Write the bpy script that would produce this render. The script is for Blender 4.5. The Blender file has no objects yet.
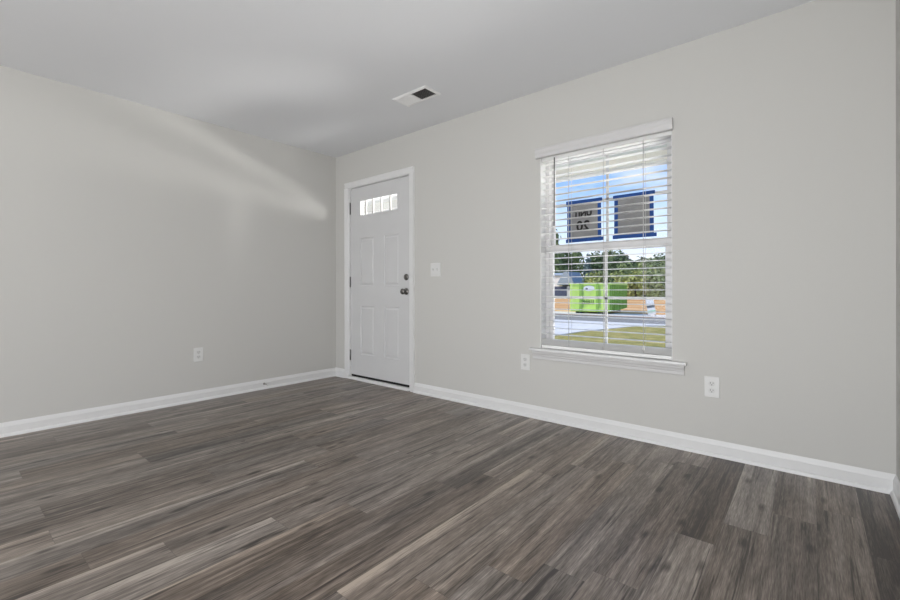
import bpy, bmesh, math, random
from mathutils import Vector, Matrix
C = bpy.context.scene.collection
random.seed(7)

# ------------------------------------------------------------------ camera, world, lights, exposure
F_PX, YAW, ROLL = 431.9, 0.6949, -0.0016
cam = bpy.data.cameras.new('camera')
cam.sensor_width = 36.0
cam.lens = F_PX / 900.0 * 36.0
cam.shift_y = -10.71 / 900.0
cam.clip_end = 600
cam_o = bpy.data.objects.new('camera', cam); C.objects.link(cam_o)
fw = Vector((-math.sin(YAW), math.cos(YAW), 0)); rt = Vector((math.cos(YAW), math.sin(YAW), 0)); up = Vector((0, 0, 1))
cr, sr = math.cos(ROLL), math.sin(ROLL)
R_ = rt * cr + up * sr; U_ = up * cr - rt * sr
cam_o.matrix_world = Matrix(((R_.x, U_.x, -fw.x, 4.0797), (R_.y, U_.y, -fw.y, -2.897), (R_.z, U_.z, -fw.z, 0.9647), (0, 0, 0, 1)))
bpy.context.scene.camera = cam_o

vs = bpy.context.scene.view_settings
vs.view_transform = 'Standard'; vs.look = 'None'; vs.gamma = 1.0; vs.use_curve_mapping = False
vs.exposure = 0.06

def make_world():
    w = bpy.data.worlds.new('sky'); bpy.context.scene.world = w; w.use_nodes = True
    nt = w.node_tree; nt.nodes.clear()
    n = nt.nodes.new; L = nt.links.new
    out = n('ShaderNodeOutputWorld'); bg = n('ShaderNodeBackground'); bg.inputs['Strength'].default_value = 1.15
    tc = n('ShaderNodeTexCoord'); sep = n('ShaderNodeSeparateXYZ'); L(tc.outputs['Generated'], sep.inputs[0])
    mp = n('ShaderNodeMapping'); mp.inputs['Scale'].default_value = (1, 1, 3.2); L(tc.outputs['Generated'], mp.inputs[0])
    nz = n('ShaderNodeTexNoise'); nz.inputs['Scale'].default_value = 3.2; nz.inputs['Detail'].default_value = 6; L(mp.outputs[0], nz.inputs['Vector'])
    cr_ = n('ShaderNodeValToRGB'); e = cr_.color_ramp.elements
    e[0].position = 0.0; e[0].color = (0.86, 0.92, 1.0, 1); e[1].position = 0.6; e[1].color = (0.12, 0.30, 0.75, 1)
    m = cr_.color_ramp.elements.new(0.15); m.color = (0.62, 0.79, 1.0, 1)
    m = cr_.color_ramp.elements.new(0.25); m.color = (0.17, 0.41, 0.90, 1)
    L(sep.outputs['Z'], cr_.inputs[0])
    cl = n('ShaderNodeValToRGB'); e = cl.color_ramp.elements
    e[0].position = 0.50; e[0].color = (0, 0, 0, 1); e[1].position = 0.72; e[1].color = (1, 1, 1, 1)
    L(nz.outputs['Fac'], cl.inputs[0])
    mx = n('ShaderNodeMix'); mx.data_type = 'RGBA'
    L(cl.outputs[0], mx.inputs['Factor']); L(cr_.outputs[0], mx.inputs['A']); mx.inputs['B'].default_value = (0.95, 0.97, 1.0, 1)
    L(mx.outputs['Result'], bg.inputs['Color']); L(bg.outputs[0], out.inputs[0])
make_world()

def light(name, kind, loc, target, energy, color=(1, 1, 1), **kw):
    l = bpy.data.lights.new(name, kind); l.energy = energy; l.color = color
    for k, v in kw.items(): setattr(l, k, v)
    o = bpy.data.objects.new(name, l); C.objects.link(o); o.location = loc
    o.rotation_euler = (Vector(target) - Vector(loc)).to_track_quat('-Z', 'Y').to_euler()
    return o
light('sun', 'SUN', (0, 0, 20), (0.62, 0.42, 19.34), 3.9, (1.0, 0.95, 0.86), angle=math.radians(0.6))
# fill lamp added in the unseen back opening to light the room
light('rear_fill', 'AREA', (2.6, -7.15, 1.25), (1.7, 0, 1.25), 66, (1.0, 1.0, 1.0), shape='RECTANGLE', size=3.0, size_y=2.2)
# fill lamp added against the solid right wall to brighten the left wall
light('side_fill', 'AREA', (4.36, -4.7, 1.35), (0.0, -2.6, 1.2), 84, (1.0, 1.0, 1.0), shape='RECTANGLE', size=1.5, size_y=1.4)
# fill lamp added beside the camera to brighten the ceiling, standing in for flash
light('ceiling_fill', 'AREA', (3.9, -3.1, 0.35), (3.0, -1.6, 2.44), 27, (1.0, 1.0, 1.0), shape='DISK', size=0.7)
# spots added outside, standing in for sunlit ground, casting streaks through the door's lite
def add_lite_spot(p, add, soft=0.6):
    p = Vector(p); q = Vector((0.70, 0.02, 1.82)); d = q - p
    if d.x < 0:
        t = -p.x / d.x; h = p + d * t; c = abs(d.x) / d.length
    if d.x >= 0 or h.z > 2.44:
        t = (2.44 - p.z) / d.z; h = p + d * t; c = abs(d.z) / d.length
    e = add * 39.5 * (h - p).length_squared / (0.57 * 0.69 * c)
    light('lite_streak_spot', 'SPOT', p, q, e, (1.0, 0.985, 0.95), spot_size=2 * math.atan((0.42 + soft * 0.3) / d.length), spot_blend=0.3, shadow_soft_size=soft)
for p, a in (((10.0, 3.2, 0.6), 0.068), ((9.2, 4.6, 0.1), 0.068), ((7.2, 5.6, -0.1), 0.068), ((5.5, 6.2, -0.2), 0.068), ((4.0, 6.0, -0.2), 0.068), ((3.0, 5.8, -0.2), 0.061), ((2.2, 5.6, -0.2), 0.054),
             ((9.6, 3.0, 1.85), 0.17), ((7.0, 4.0, 1.5), 0.12), ((5.5, 4.5, 1.5), 0.05), ((4.0, 4.8, 1.45), 0.061), ((3.0, 5.0, 1.35), 0.054), ((2.1, 5.0, 1.25), 0.047),
             ((9.0, 3.0, 2.2), 0.15), ((6.5, 3.6, 2.2), 0.05), ((4.8, 4.2, 2.15), 0.02),
             ((1.2, 5.4, -0.2), 0.06), ((0.2, 5.2, -0.2), 0.085), ((-0.6, 4.8, -0.2), 0.09), ((-1.3, 4.2, -0.2), 0.10), ((-1.4, 3.4, -0.2), 0.10), ((1.0, 1.5, 0.25), 0.05), ((1.9, 1.7, 0.25), 0.05), ((2.8, 2.6, 0.0), 0.04)):
    add_lite_spot(p, a, 0.6 if p[1] > 2 else 0.3)
# spot added on the porch to brighten the beam, standing in for bounce
light('porch_beam_fill', 'SPOT', (2.3, 0.7, -0.05), (2.2, 2.2, 2.3), 75, (1.0, 0.98, 0.92), spot_size=math.radians(110), spot_blend=0.6, shadow_soft_size=0.15)
# more spots added outside to brighten the ceiling through the window
for (p, e) in (((5.7, 3.0, -0.2), 420), ((5.0, 4.4, -0.2), 420), ((4.4, 3.2, -0.2), 340), ((3.3, 3.0, -0.2), 260)):
    light('window_fill_spot', 'SPOT', p, (3.0, 0.1, 1.3), e, (1.0, 0.98, 0.94), spot_size=math.radians(26), spot_blend=0.3, shadow_soft_size=0.6)

# ------------------------------------------------------------------ materials
def mat(name, col, rough=0.5, metal=0.0, noise=None, bump=None, spec=None):
    m = bpy.data.materials.new(name); m.use_nodes = True; nt = m.node_tree
    b = nt.nodes['Principled BSDF']; b.inputs['Roughness'].default_value = rough; b.inputs['Metallic'].default_value = metal
    b.inputs['Base Color'].default_value = (*col, 1)
    if spec is not None: b.inputs['Specular IOR Level'].default_value = spec
    tc = nt.nodes.new('ShaderNodeTexCoord')
    if noise:
        sc, amt = noise
        nz = nt.nodes.new('ShaderNodeTexNoise'); nz.inputs['Scale'].default_value = sc; nz.inputs['Detail'].default_value = 5
        nt.links.new(tc.outputs['Object'], nz.inputs['Vector'])
        r = nt.nodes.new('ShaderNodeValToRGB')
        r.color_ramp.elements[0].position = 0.3; r.color_ramp.elements[1].position = 0.7
        r.color_ramp.elements[0].color = (*[c * (1 - amt) for c in col], 1); r.color_ramp.elements[1].color = (*[min(1, c * (1 + amt)) for c in col], 1)
        nt.links.new(nz.outputs['Fac'], r.inputs[0]); nt.links.new(r.outputs[0], b.inputs['Base Color'])
    if bump:
        sc, st = bump
        nz = nt.nodes.new('ShaderNodeTexNoise'); nz.inputs['Scale'].default_value = sc; nz.inputs['Detail'].default_value = 3
        nt.links.new(tc.outputs['Object'], nz.inputs['Vector'])
        bp = nt.nodes.new('ShaderNodeBump'); bp.inputs['Strength'].default_value = st; bp.inputs['Distance'].default_value = 0.002
        nt.links.new(nz.outputs['Fac'], bp.inputs['Height']); nt.links.new(bp.outputs[0], b.inputs['Normal'])
    return m

def two_tone(name, c1, c2, scale, rough=0.9, c3=None, stretch=(1, 1, 1)):
    m = bpy.data.materials.new(name); m.use_nodes = True; nt = m.node_tree; b = nt.nodes['Principled BSDF']
    b.inputs['Roughness'].default_value = rough; b.inputs['Specular IOR Level'].default_value = 0.2
    tc = nt.nodes.new('ShaderNodeTexCoord'); mp = nt.nodes.new('ShaderNodeMapping'); mp.inputs['Scale'].default_value = stretch
    nt.links.new(tc.outputs['Object'], mp.inputs[0])
    nz = nt.nodes.new('ShaderNodeTexNoise'); nz.inputs['Scale'].default_value = scale; nz.inputs['Detail'].default_value = 8; nz.inputs['Roughness'].default_value = 0.65
    nt.links.new(mp.outputs[0], nz.inputs['Vector'])
    r = nt.nodes.new('ShaderNodeValToRGB'); r.color_ramp.elements[0].position = 0.35; r.color_ramp.elements[1].position = 0.65
    r.color_ramp.elements[0].color = (*c1, 1); r.color_ramp.elements[1].color = (*c2, 1)
    if c3:
        k = r.color_ramp.elements.new(0.5); k.color = (*c3, 1)
    nt.links.new(nz.outputs['Fac'], r.inputs[0]); nt.links.new(r.outputs[0], b.inputs['Base Color'])
    return m

def glass_mat(name, refl=0.05, tint=(1, 1, 1), milk=0.0):
    m = bpy.data.materials.new(name); m.use_nodes = True; nt = m.node_tree; nt.nodes.clear()
    o = nt.nodes.new('ShaderNodeOutputMaterial'); t = nt.nodes.new('ShaderNodeBsdfTransparent'); t.inputs[0].default_value = (*tint, 1)
    g = nt.nodes.new('ShaderNodeBsdfGlossy'); g.inputs['Roughness'].default_value = 0.02
    mx = nt.nodes.new('ShaderNodeMixShader'); mx.inputs[0].default_value = refl
    nt.links.new(t.outputs[0], mx.inputs[1]); nt.links.new(g.outputs[0], mx.inputs[2])
    last = mx
    if milk:
        d = nt.nodes.new('ShaderNodeBsdfTranslucent'); d.inputs[0].default_value = (0.45, 0.45, 0.45, 1)
        d2 = nt.nodes.new('ShaderNodeBsdfDiffuse'); d2.inputs[0].default_value = (0.8, 0.8, 0.8, 1)
        a = nt.nodes.new('ShaderNodeMixShader'); a.inputs[0].default_value = 0.5
        nt.links.new(d.outputs[0], a.inputs[1]); nt.links.new(d2.outputs[0], a.inputs[2])
        m2 = nt.nodes.new('ShaderNodeMixShader'); m2.inputs[0].default_value = milk
        nt.links.new(mx.outputs[0], m2.inputs[1]); nt.links.new(a.outputs[0], m2.inputs[2]); last = m2
    nt.links.new(last.outputs[0], o.inputs[0])
    return m

M = {}
M['wall'] = mat('greige_wall_paint', (0.60, 0.593, 0.570), 0.85, bump=(260, 0.12), spec=0.2)
M['ceil'] = mat('flat_ceiling_paint', (0.812, 0.824, 0.848), 0.95, bump=(180, 0.15), spec=0.1)
M['trim'] = mat('white_trim_paint', (0.77, 0.77, 0.77), 0.35, noise=(6, 0.015))
M['door'] = mat('white_door_paint', (0.65, 0.65, 0.655), 0.4, noise=(5, 0.015))
M['soft_white'] = mat('soft_white_valance', (0.645, 0.64, 0.64), 0.4, noise=(12, 0.01))
M['vinyl'] = mat('white_window_vinyl', (0.71, 0.70, 0.70), 0.35, noise=(9, 0.01))
M['slat'] = mat('white_blind_slats', (0.84, 0.84, 0.83), 0.4, noise=(12, 0.01))
M['plate'] = mat('white_plastic_plate', (0.74, 0.74, 0.73), 0.3, noise=(30, 0.01))
M['recept'] = mat('white_receptacle_face', (0.66, 0.66, 0.65), 0.35, noise=(30, 0.01))
M['slot'] = mat('dark_slot', (0.06, 0.06, 0.06), 0.7, noise=(40, 0.1))
M['nickel'] = mat('satin_nickel', (0.22, 0.21, 0.20), 0.28, 1.0, noise=(40, 0.1))
M['hinge'] = mat('hinge_nickel', (0.20, 0.20, 0.20), 0.4, 0.9, noise=(40, 0.1))
M['rubber'] = mat('black_rubber', (0.012, 0.012, 0.012), 0.8, noise=(40, 0.2))
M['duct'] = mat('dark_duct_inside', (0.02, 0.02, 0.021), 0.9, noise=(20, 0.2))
M['vent'] = mat('white_vent_enamel', (0.90, 0.90, 0.90), 0.4, noise=(20, 0.015))
M['glass'] = glass_mat('window_glass', 0.008)
M['lite'] = glass_mat('leaded_lite_glass', 0.06, milk=0.16)
M['came'] = mat('grey_muntin', (0.36, 0.35, 0.34), 0.5, noise=(30, 0.05))
M['cord'] = mat('grey_ladder_cord', (0.60, 0.59, 0.58), 0.8, noise=(60, 0.05))
M['wand'] = mat('smoke_grey_wand', (0.10, 0.10, 0.10), 0.25, noise=(30, 0.05))
M['tape'] = mat('blue_painter_tape', (0.006, 0.070, 0.30), 0.65, noise=(50, 0.15))
M['paper'] = mat('backlit_grey_paper', (0.30, 0.30, 0.30), 0.85, noise=(14, 0.06))  # the sheets' backlit shade is put into this grey
M['ink'] = mat('black_ink', (0.015, 0.015, 0.015), 0.8, noise=(60, 0.2))
# outdoors
M['soffit'] = mat('porch_soffit_vinyl', (0.66, 0.69, 0.66), 0.6, noise=(4, 0.03))
M['beam'] = mat('cream_porch_beam', (0.90, 0.87, 0.80), 0.6, noise=(4, 0.03))
M['siding'] = mat('exterior_siding', (0.62, 0.60, 0.55), 0.7, noise=(4, 0.03))
M['concrete'] = two_tone('pale_concrete', (0.60, 0.585, 0.555), (0.72, 0.70, 0.67), 1.5)
M['asphalt'] = two_tone('grey_asphalt', (0.215, 0.205, 0.19), (0.27, 0.26, 0.24), 3.0)
M['grass'] = two_tone('dry_lawn_grass', (0.20, 0.19, 0.045), (0.48, 0.38, 0.16), 2.2, c3=(0.31, 0.27, 0.075))
M['dirt'] = two_tone('orange_red_dirt', (0.50, 0.24, 0.08), (0.72, 0.52, 0.30), 0.35, c3=(0.62, 0.34, 0.13), stretch=(0.4, 1.6, 1))
M['field'] = two_tone('far_green_field', (0.10, 0.15, 0.03), (0.30, 0.34, 0.10), 0.5)
M['lime'] = mat('lime_green_paint', (0.56, 0.79, 0.18), 0.5, noise=(2.5, 0.08))
M['olive'] = mat('dark_olive_rib_paint', (0.27, 0.48, 0.08), 0.55, noise=(3, 0.1))
M['darkgreen'] = mat('dark_green_lettering', (0.05, 0.14, 0.02), 0.6, noise=(5, 0.1))
M['white'] = mat('white_enamel', (0.82, 0.82, 0.82), 0.5, noise=(5, 0.03))
M['palegreen'] = mat('pale_green_print', (0.45, 0.72, 0.55), 0.6, noise=(5, 0.05))
M['slate'] = mat('dark_slate_print', (0.07, 0.09, 0.11), 0.6, noise=(5, 0.08))
M['house'] = mat('white_house_siding', (0.78, 0.72, 0.68), 0.7, noise=(2, 0.04))
M['shingle'] = mat('blue_grey_shingles', (0.30, 0.35, 0.40), 0.8, noise=(6, 0.12))
M['lowwall'] = mat('dark_blue_grey_panel', (0.07, 0.075, 0.13), 0.6, noise=(3, 0.2))
M['bark'] = two_tone('tree_bark', (0.05, 0.035, 0.025), (0.12, 0.09, 0.07), 6)
def leafmat(name, a, b):
    return two_tone(name, a, b, 0.9, 0.7)
M['leaf_dark'] = leafmat('dark_leaves', (0.05, 0.09, 0.04), (0.17, 0.23, 0.10))
M['leaf_mid'] = leafmat('mid_green_leaves', (0.09, 0.14, 0.05), (0.30, 0.36, 0.15))
M['leaf_blue'] = leafmat('blue_green_needles', (0.075, 0.125, 0.12), (0.22, 0.29, 0.28))
M['leaf_yellow'] = leafmat('yellow_green_leaves', (0.20, 0.25, 0.06), (0.55, 0.58, 0.22))

# ------------------------------------------------------------------ builders
class MB:
    def __init__(s): s.bm = bmesh.new()
    def box(s, x0, x1, y0, y1, z0, z1, mat4=None, bev=0.0):
        b = bmesh.new()
        v = [b.verts.new(p) for p in ((x0, y0, z0), (x1, y0, z0), (x1, y1, z0), (x0, y1, z0), (x0, y0, z1), (x1, y0, z1), (x1, y1, z1), (x0, y1, z1))]
        for f in ((0, 3, 2, 1), (4, 5, 6, 7), (0, 1, 5, 4), (1, 2, 6, 5), (2, 3, 7, 6), (3, 0, 4, 7)): b.faces.new([v[i] for i in f])
        if bev: bmesh.ops.bevel(b, geom=list(b.edges), offset=bev, segments=2, affect='EDGES', profile=0.5)
        s.merge(b, mat4); return s
    def merge(s, b, mat4=None):
        b.normal_update()
        mp = {}
        for v in b.verts:
            mp[v] = s.bm.verts.new(mat4 @ v.co if mat4 else v.co)
        for f in b.faces:
            try:
                nf = s.bm.faces.new([mp[v] for v in f.verts]); nf.smooth = f.smooth
            except ValueError: pass
        b.free()
    def cyl(s, p0, p1, r0, r1=None, seg=16, smooth=True):
        r1 = r0 if r1 is None else r1
        p0, p1 = Vector(p0), Vector(p1); d = p1 - p0
        b = bmesh.new(); bmesh.ops.create_cone(b, cap_ends=True, cap_tris=False, segments=seg, radius1=r0, radius2=r1, depth=d.length)
        for f in b.faces: f.smooth = smooth and len(f.verts) == 4
        q = d.to_track_quat('Z', 'Y').to_matrix().to_4x4()
        s.merge(b, Matrix.Translation((p0 + p1) / 2) @ q); return s
    def lathe(s, prof, origin, axis, seg=28):
        """prof: list of (distance along axis, radius)"""
        b = bmesh.new(); rings = []
        for (h, r) in prof:
            rings.append([b.verts.new((r * math.cos(2 * math.pi * k / seg), r * math.sin(2 * math.pi * k / seg), h)) for k in range(seg)])
        for a, c in zip(rings, rings[1:]):
            for k in range(seg):
                f = b.faces.new((a[k], a[(k + 1) % seg], c[(k + 1) % seg], c[k])); f.smooth = True
        b.faces.new(rings[0][::-1]); b.faces.new(rings[-1])
        q = Vector(axis).to_track_quat('Z', 'Y').to_matrix().to_4x4()
        s.merge(b, Matrix.Translation(origin) @ q); return s
    def prism(s, prof, a0, a1, place):
        """closed 2-D profile swept from a0 to a1; place(u, v, a) -> point"""
        b = bmesh.new()
        A = [b.verts.new(place(u, v, a0)) for u, v in prof]; B = [b.verts.new(place(u, v, a1)) for u, v in prof]
        n = len(prof)
        for i in range(n): b.faces.new((A[i], A[(i + 1) % n], B[(i + 1) % n], B[i]))
        b.faces.new(A[::-1]); b.faces.new(B)
        bmesh.ops.recalc_face_normals(b, faces=b.faces); s.merge(b); return s
    def quad(s, pts):
        s.bm.faces.new([s.bm.verts.new(p) for p in pts]); return s
    def build(s, name, m, parent=None, loc=None):
        me = bpy.data.meshes.new(name); s.bm.normal_update(); s.bm.to_mesh(me); s.bm.free()
        me.materials.append(m)
        o = bpy.data.objects.new(name, me); C.objects.link(o)
        if loc is not None: o.location = loc
        if parent: o.parent = parent
        return o

def struct(o): o['kind'] = 'structure'; return o
def tag(o, label, cat, group=None):
    o['label'] = label; o['category'] = cat
    if group: o['group'] = group
    return o
def empty(name, loc=(0, 0, 0), rz=0.0):
    o = bpy.data.objects.new(name, None); C.objects.link(o); o.location = loc; o.rotation_euler = (0, 0, rz); o.empty_display_size = 0.1; return o

H = 2.44; RX = 4.39; BY = -7.0; TH = 0.15

# ------------------------------------------------------------------ floor (planks with explicit joints)
def plank_floor():
    W, LEN, X0 = 0.148, 1.22, 2.62
    J = {-5: -1.553, -4: -2.548, -3: -2.332, -2: -1.977, -1: -1.70, 0: -1.273, 1: -1.056, 2: -0.85, 3: -0.645, 4: -1.653,
         5: -0.30, 6: -1.45, 7: -1.01, 8: -0.81, 9: -0.585, 10: -0.41, 11: -0.72, -7: -0.739, -8: -0.15, -13: -1.836}
    rnd = random.Random(11)
    verts, faces, uvs, cols = [], [], [], []
    tone_sheen_fix = {(7, 0): 0.20, (8, 0): 0.52, (9, 0): 0.50, (10, 0): 0.46, (11, 0): 0.12, (11, 1): 0.16, (10, 1): 0.50, (9, 1): 0.40, (8, 1): 0.42, (7, 1): 0.56,
                (6, 0): 0.40, (-3, 1): 0.55, (-2, 1): 0.62, (-5, 1): 0.45, (-4, 1): 0.25, (1, 0): 0.42, (0, 0): 0.36, (2, 0): 0.52, (4, 1): 0.50, (4, 0): 0.58, (3, 0): 0.48, (3, 1): 0.60, (2, 1): 0.58, (5, 1): 0.56, (6, 1): 0.52, (5, 0): 0.5, (-1, 0): 0.52, (-1, 1): 0.40}  # rows in front of the window raised: floor sheen put into plank tone
    edge_fix = {(-5, 1): 1.0, (-3, 1): 0.8, (0, 0): 0.9, (1, 0): 0.9, (3, 0): 0.5, (8, 0): 0.6, (-2, 1): 0.7, (-13, 1): 0.7, (-8, 1): 0.6, (10, 1): 0.0}
    for k in range(-18, 12):
        xa, xb = X0 + W * k, X0 + W * (k + 1)
        xa, xb = max(xa, -0.02), min(xb, RX + 0.02)
        if xb <= xa: continue
        j = J.get(k, -rnd.random() * LEN)
        while j < 0.0: j += LEN
        edges = [0.03]; y = j - LEN
        while y > BY: edges.append(y); y -= LEN
        edges.append(BY - 0.03)
        # index 0 = the plank that touches the window wall on rows listed in J, so keep the listed joint between 0 and 1
        base = 0
        if k in J:
            base = min(range(len(edges)), key=lambda i: abs(edges[i] - J[k])) - 1
        for i in range(len(edges) - 1):
            y1, y0 = edges[i], edges[i + 1]
            key = (k, i - base)
            t = tone_sheen_fix.get(key, 0.36 + 0.26 * rnd.random()); e = edge_fix.get(key, rnd.random() * 0.9 if rnd.random() < 0.3 else 0.0)
            sd = rnd.random()
            n = len(verts)
            verts += [(xa, y0, 0), (xb, y0, 0), (xb, y1, 0), (xa, y1, 0)]
            faces.append((n, n + 1, n + 2, n + 3))
            u0 = xa - (X0 + W * k)
            uvs += [(u0, 0), (u0 + xb - xa, 0), (u0 + xb - xa, y1 - y0), (u0, y1 - y0)]
            cols += [(t, sd, e, y1 - y0)] * 4
    me = bpy.data.meshes.new('floor'); me.from_pydata(verts, [], faces)
    uv = me.uv_layers.new(name='plank_uv')
    for i, c in enumerate(uvs): uv.data[i].uv = c
    ca = me.attributes.new('plank', 'FLOAT_COLOR', 'POINT')
    for i, c in enumerate(cols): ca.data[i].color = c
    m = bpy.data.materials.new('grey_brown_vinyl_planks'); m.use_nodes = True; nt = m.node_tree; b = nt.nodes['Principled BSDF']
    N = nt.nodes.new; L = nt.links.new
    def math_(op, a, c=None, clamp=False):
        q = N('ShaderNodeMath'); q.operation = op; q.use_clamp = clamp
        for i, x in enumerate((a, c)):
            if x is None: continue
            if isinstance(x, (int, float)): q.inputs[i].default_value = x
            else: L(x, q.inputs[i])
        return q.outputs[0]
    at = N('ShaderNodeAttribute'); at.attribute_name = 'plank'; sc = N('ShaderNodeSeparateColor'); L(at.outputs['Color'], sc.inputs[0])
    tone, seed, edge, ln = sc.outputs[0], sc.outputs[1], sc.outputs[2], at.outputs['Alpha']
    um = N('ShaderNodeUVMap'); um.uv_map = 'plank_uv'; su = N('ShaderNodeSeparateXYZ'); L(um.outputs[0], su.inputs[0]); u, v = su.outputs[0], su.outputs[1]
    def vec(ku, kv, ks):
        c = N('ShaderNodeCombineXYZ'); L(math_('MULTIPLY', u, ku), c.inputs[0]); L(math_('MULTIPLY', v, kv), c.inputs[1]); L(math_('MULTIPLY', seed, ks), c.inputs[2]); return c.outputs[0]
    def noise(vv, s, d, dist=0.0):
        q = N('ShaderNodeTexNoise'); q.inputs['Scale'].default_value = s; q.inputs['Detail'].default_value = d; q.inputs['Distortion'].default_value = dist; L(vv, q.inputs['Vector']); return q.outputs['Fac']
    n1 = noise(vec(15, 0.7, 40), 1.0, 5, 1.2)        # broad streaks along the plank
    n2 = noise(vec(105, 3.2, 71), 1.0, 5, 0.8)       # grain
    n3 = noise(vec(380, 20, 23), 1.0, 3)             # pores
    n4 = noise(vec(10, 2.6, 90), 1.0, 4, 1.5)          # mottled patches
    n5 = noise(vec(48, 1.1, 57), 1.0, 3, 1.6)        # long dark checks
    n6 = noise(vec(5, 1.3, 13), 1.0, 2, 0.5)         # where cathedral figure shows
    # cathedral rings
    wv = N('ShaderNodeTexWave'); wv.wave_type = 'BANDS'; wv.bands_direction = 'X'; wv.inputs['Scale'].default_value = 0.9; wv.inputs['Distortion'].default_value = 7.0; wv.inputs['Detail'].default_value = 2.5; wv.inputs['Detail Scale'].default_value = 0.9
    L(vec(13, 1.5, 31), wv.inputs['Vector'])
    cg = N('ShaderNodeMapRange'); cg.inputs[1].default_value = 0.54; cg.inputs[2].default_value = 0.70; cg.inputs[3].default_value = 0.0; cg.inputs[4].default_value = 0.24; L(n6, cg.inputs[0])
    s5 = N('ShaderNodeMapRange'); s5.inputs[1].default_value = 0.58; s5.inputs[2].default_value = 0.70; s5.inputs[3].default_value = 0.0; s5.inputs[4].default_value = 0.50; L(n5, s5.inputs[0])
    # knots: sparse dark spots
    vo = N('ShaderNodeTexVoronoi'); vo.inputs['Scale'].default_value = 1.0; vo.voronoi_dimensions = '2D'; kc = N('ShaderNodeCombineXYZ'); L(math_('ADD', math_('MULTIPLY', u, 8.5), math_('MULTIPLY', seed, 37)), kc.inputs[0]); L(math_('ADD', math_('MULTIPLY', v, 2.9), math_('MULTIPLY', seed, 11)), kc.inputs[1]); L(kc.outputs[0], vo.inputs['Vector'])
    kn = N('ShaderNodeMapRange'); kn.inputs[1].default_value = 0.02; kn.inputs[2].default_value = 0.15; kn.inputs[3].default_value = 1.0; kn.inputs[4].default_value = 0.0; L(vo.outputs['Distance'], kn.inputs[0])
    ksel = math_('GREATER_THAN', math_('FRACT', math_('MULTIPLY', vo.outputs['Color'], 7.3)), 0.80)
    knot = math_('MULTIPLY', kn.outputs[0], ksel)
    s1 = math_('MULTIPLY', math_('SUBTRACT', n1, 0.5), 1.25)
    s2 = math_('MULTIPLY', math_('SUBTRACT', n2, 0.5), 0.85)
    s3 = math_('MULTIPLY', math_('SUBTRACT', n3, 0.5), 0.95)
    s4 = math_('MULTIPLY', math_('SUBTRACT', n4, 0.5), 0.55)
    tot = math_('ADD', math_('ADD', math_('ADD', tone, s1), math_('ADD', s2, s3)), s4)
    tot = math_('SUBTRACT', tot, math_('MULTIPLY', knot, 0.5))
    tot = math_('SUBTRACT', tot, s5.outputs[0])
    tot = math_('ADD', tot, math_('MULTIPLY', math_('SUBTRACT', wv.outputs['Fac'], 0.45), cg.outputs[0]))
    eg = N('ShaderNodeMapRange'); eg.inputs[1].default_value = 0.002; eg.inputs[2].default_value = 0.05; eg.inputs[3].default_value = 0.55; eg.inputs[4].default_value = 0.0; L(u, eg.inputs[0])
    tot = math_('ADD', tot, math_('MULTIPLY', eg.outputs[0], edge), True)
    r = N('ShaderNodeValToRGB'); e = r.color_ramp.elements
    e[0].position = 0.0; e[0].color = (0.040, 0.032, 0.028, 1); e[1].position = 1.0; e[1].color = (0.46, 0.40, 0.345, 1)
    k = r.color_ramp.elements.new(0.25); k.color = (0.102, 0.084, 0.071, 1)
    k = r.color_ramp.elements.new(0.5); k.color = (0.186, 0.158, 0.138, 1)
    k = r.color_ramp.elements.new(0.75); k.color = (0.29, 0.25, 0.22, 1)
    L(tot, r.inputs[0])
    # seams
    du = math_('MINIMUM', u, math_('SUBTRACT', W, u)); dv = math_('MINIMUM', v, math_('SUBTRACT', ln, v))
    dm = math_('MINIMUM', du, dv)
    seam = N('ShaderNodeMapRange'); seam.inputs[1].default_value = 0.0004; seam.inputs[2].default_value = 0.0016; seam.inputs[3].default_value = 0.68; seam.inputs[4].default_value = 1.0; L(dm, seam.inputs[0])
    mx = N('ShaderNodeMix'); mx.data_type = 'RGBA'; mx.blend_type = 'MULTIPLY'; mx.inputs['Factor'].default_value = 1.0
    cc = N('ShaderNodeCombineColor')
    for i in range(3): L(seam.outputs[0], cc.inputs[i])
    hs = N('ShaderNodeHueSaturation'); L(r.outputs[0], hs.inputs['Color'])
    sat = N('ShaderNodeMapRange'); sat.inputs[3].default_value = 0.7; sat.inputs[4].default_value = 1.6; L(math_('ADD', math_('MULTIPLY', seed, 0.5), math_('MULTIPLY', noise(vec(6, 0.8, 66), 1.0, 3, 0.8), 0.5)), sat.inputs[0]); L(sat.outputs[0], hs.inputs['Saturation'])
    L(hs.outputs[0], mx.inputs['A']); L(cc.outputs[0], mx.inputs['B']); L(mx.outputs['Result'], b.inputs['Base Color'])
    rr = N('ShaderNodeMapRange'); rr.inputs[3].default_value = 0.27; rr.inputs[4].default_value = 0.42; L(n2, rr.inputs[0]); L(rr.outputs[0], b.inputs['Roughness'])
    bp = N('ShaderNodeBump'); bp.inputs['Strength'].default_value = 0.25; bp.inputs['Distance'].default_value = 0.001
    L(math_('MULTIPLY', math_('ADD', n2, math_('MULTIPLY', n3, 0.6)), seam.outputs[0]), bp.inputs['Height']); L(bp.outputs[0], b.inputs['Normal'])
    me.materials.append(m)
    o = bpy.data.objects.new('floor', me); C.objects.link(o); struct(o)
plank_floor()
s = MB(); s.box(-TH, RX + TH, BY - TH, TH, -0.20, -0.004); struct(s.build('floor_slab', M['concrete']))
s = MB(); s.box(-TH, RX + TH, BY - TH, TH, H, H + 0.1); struct(s.build('ceiling', M['ceil']))

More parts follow.
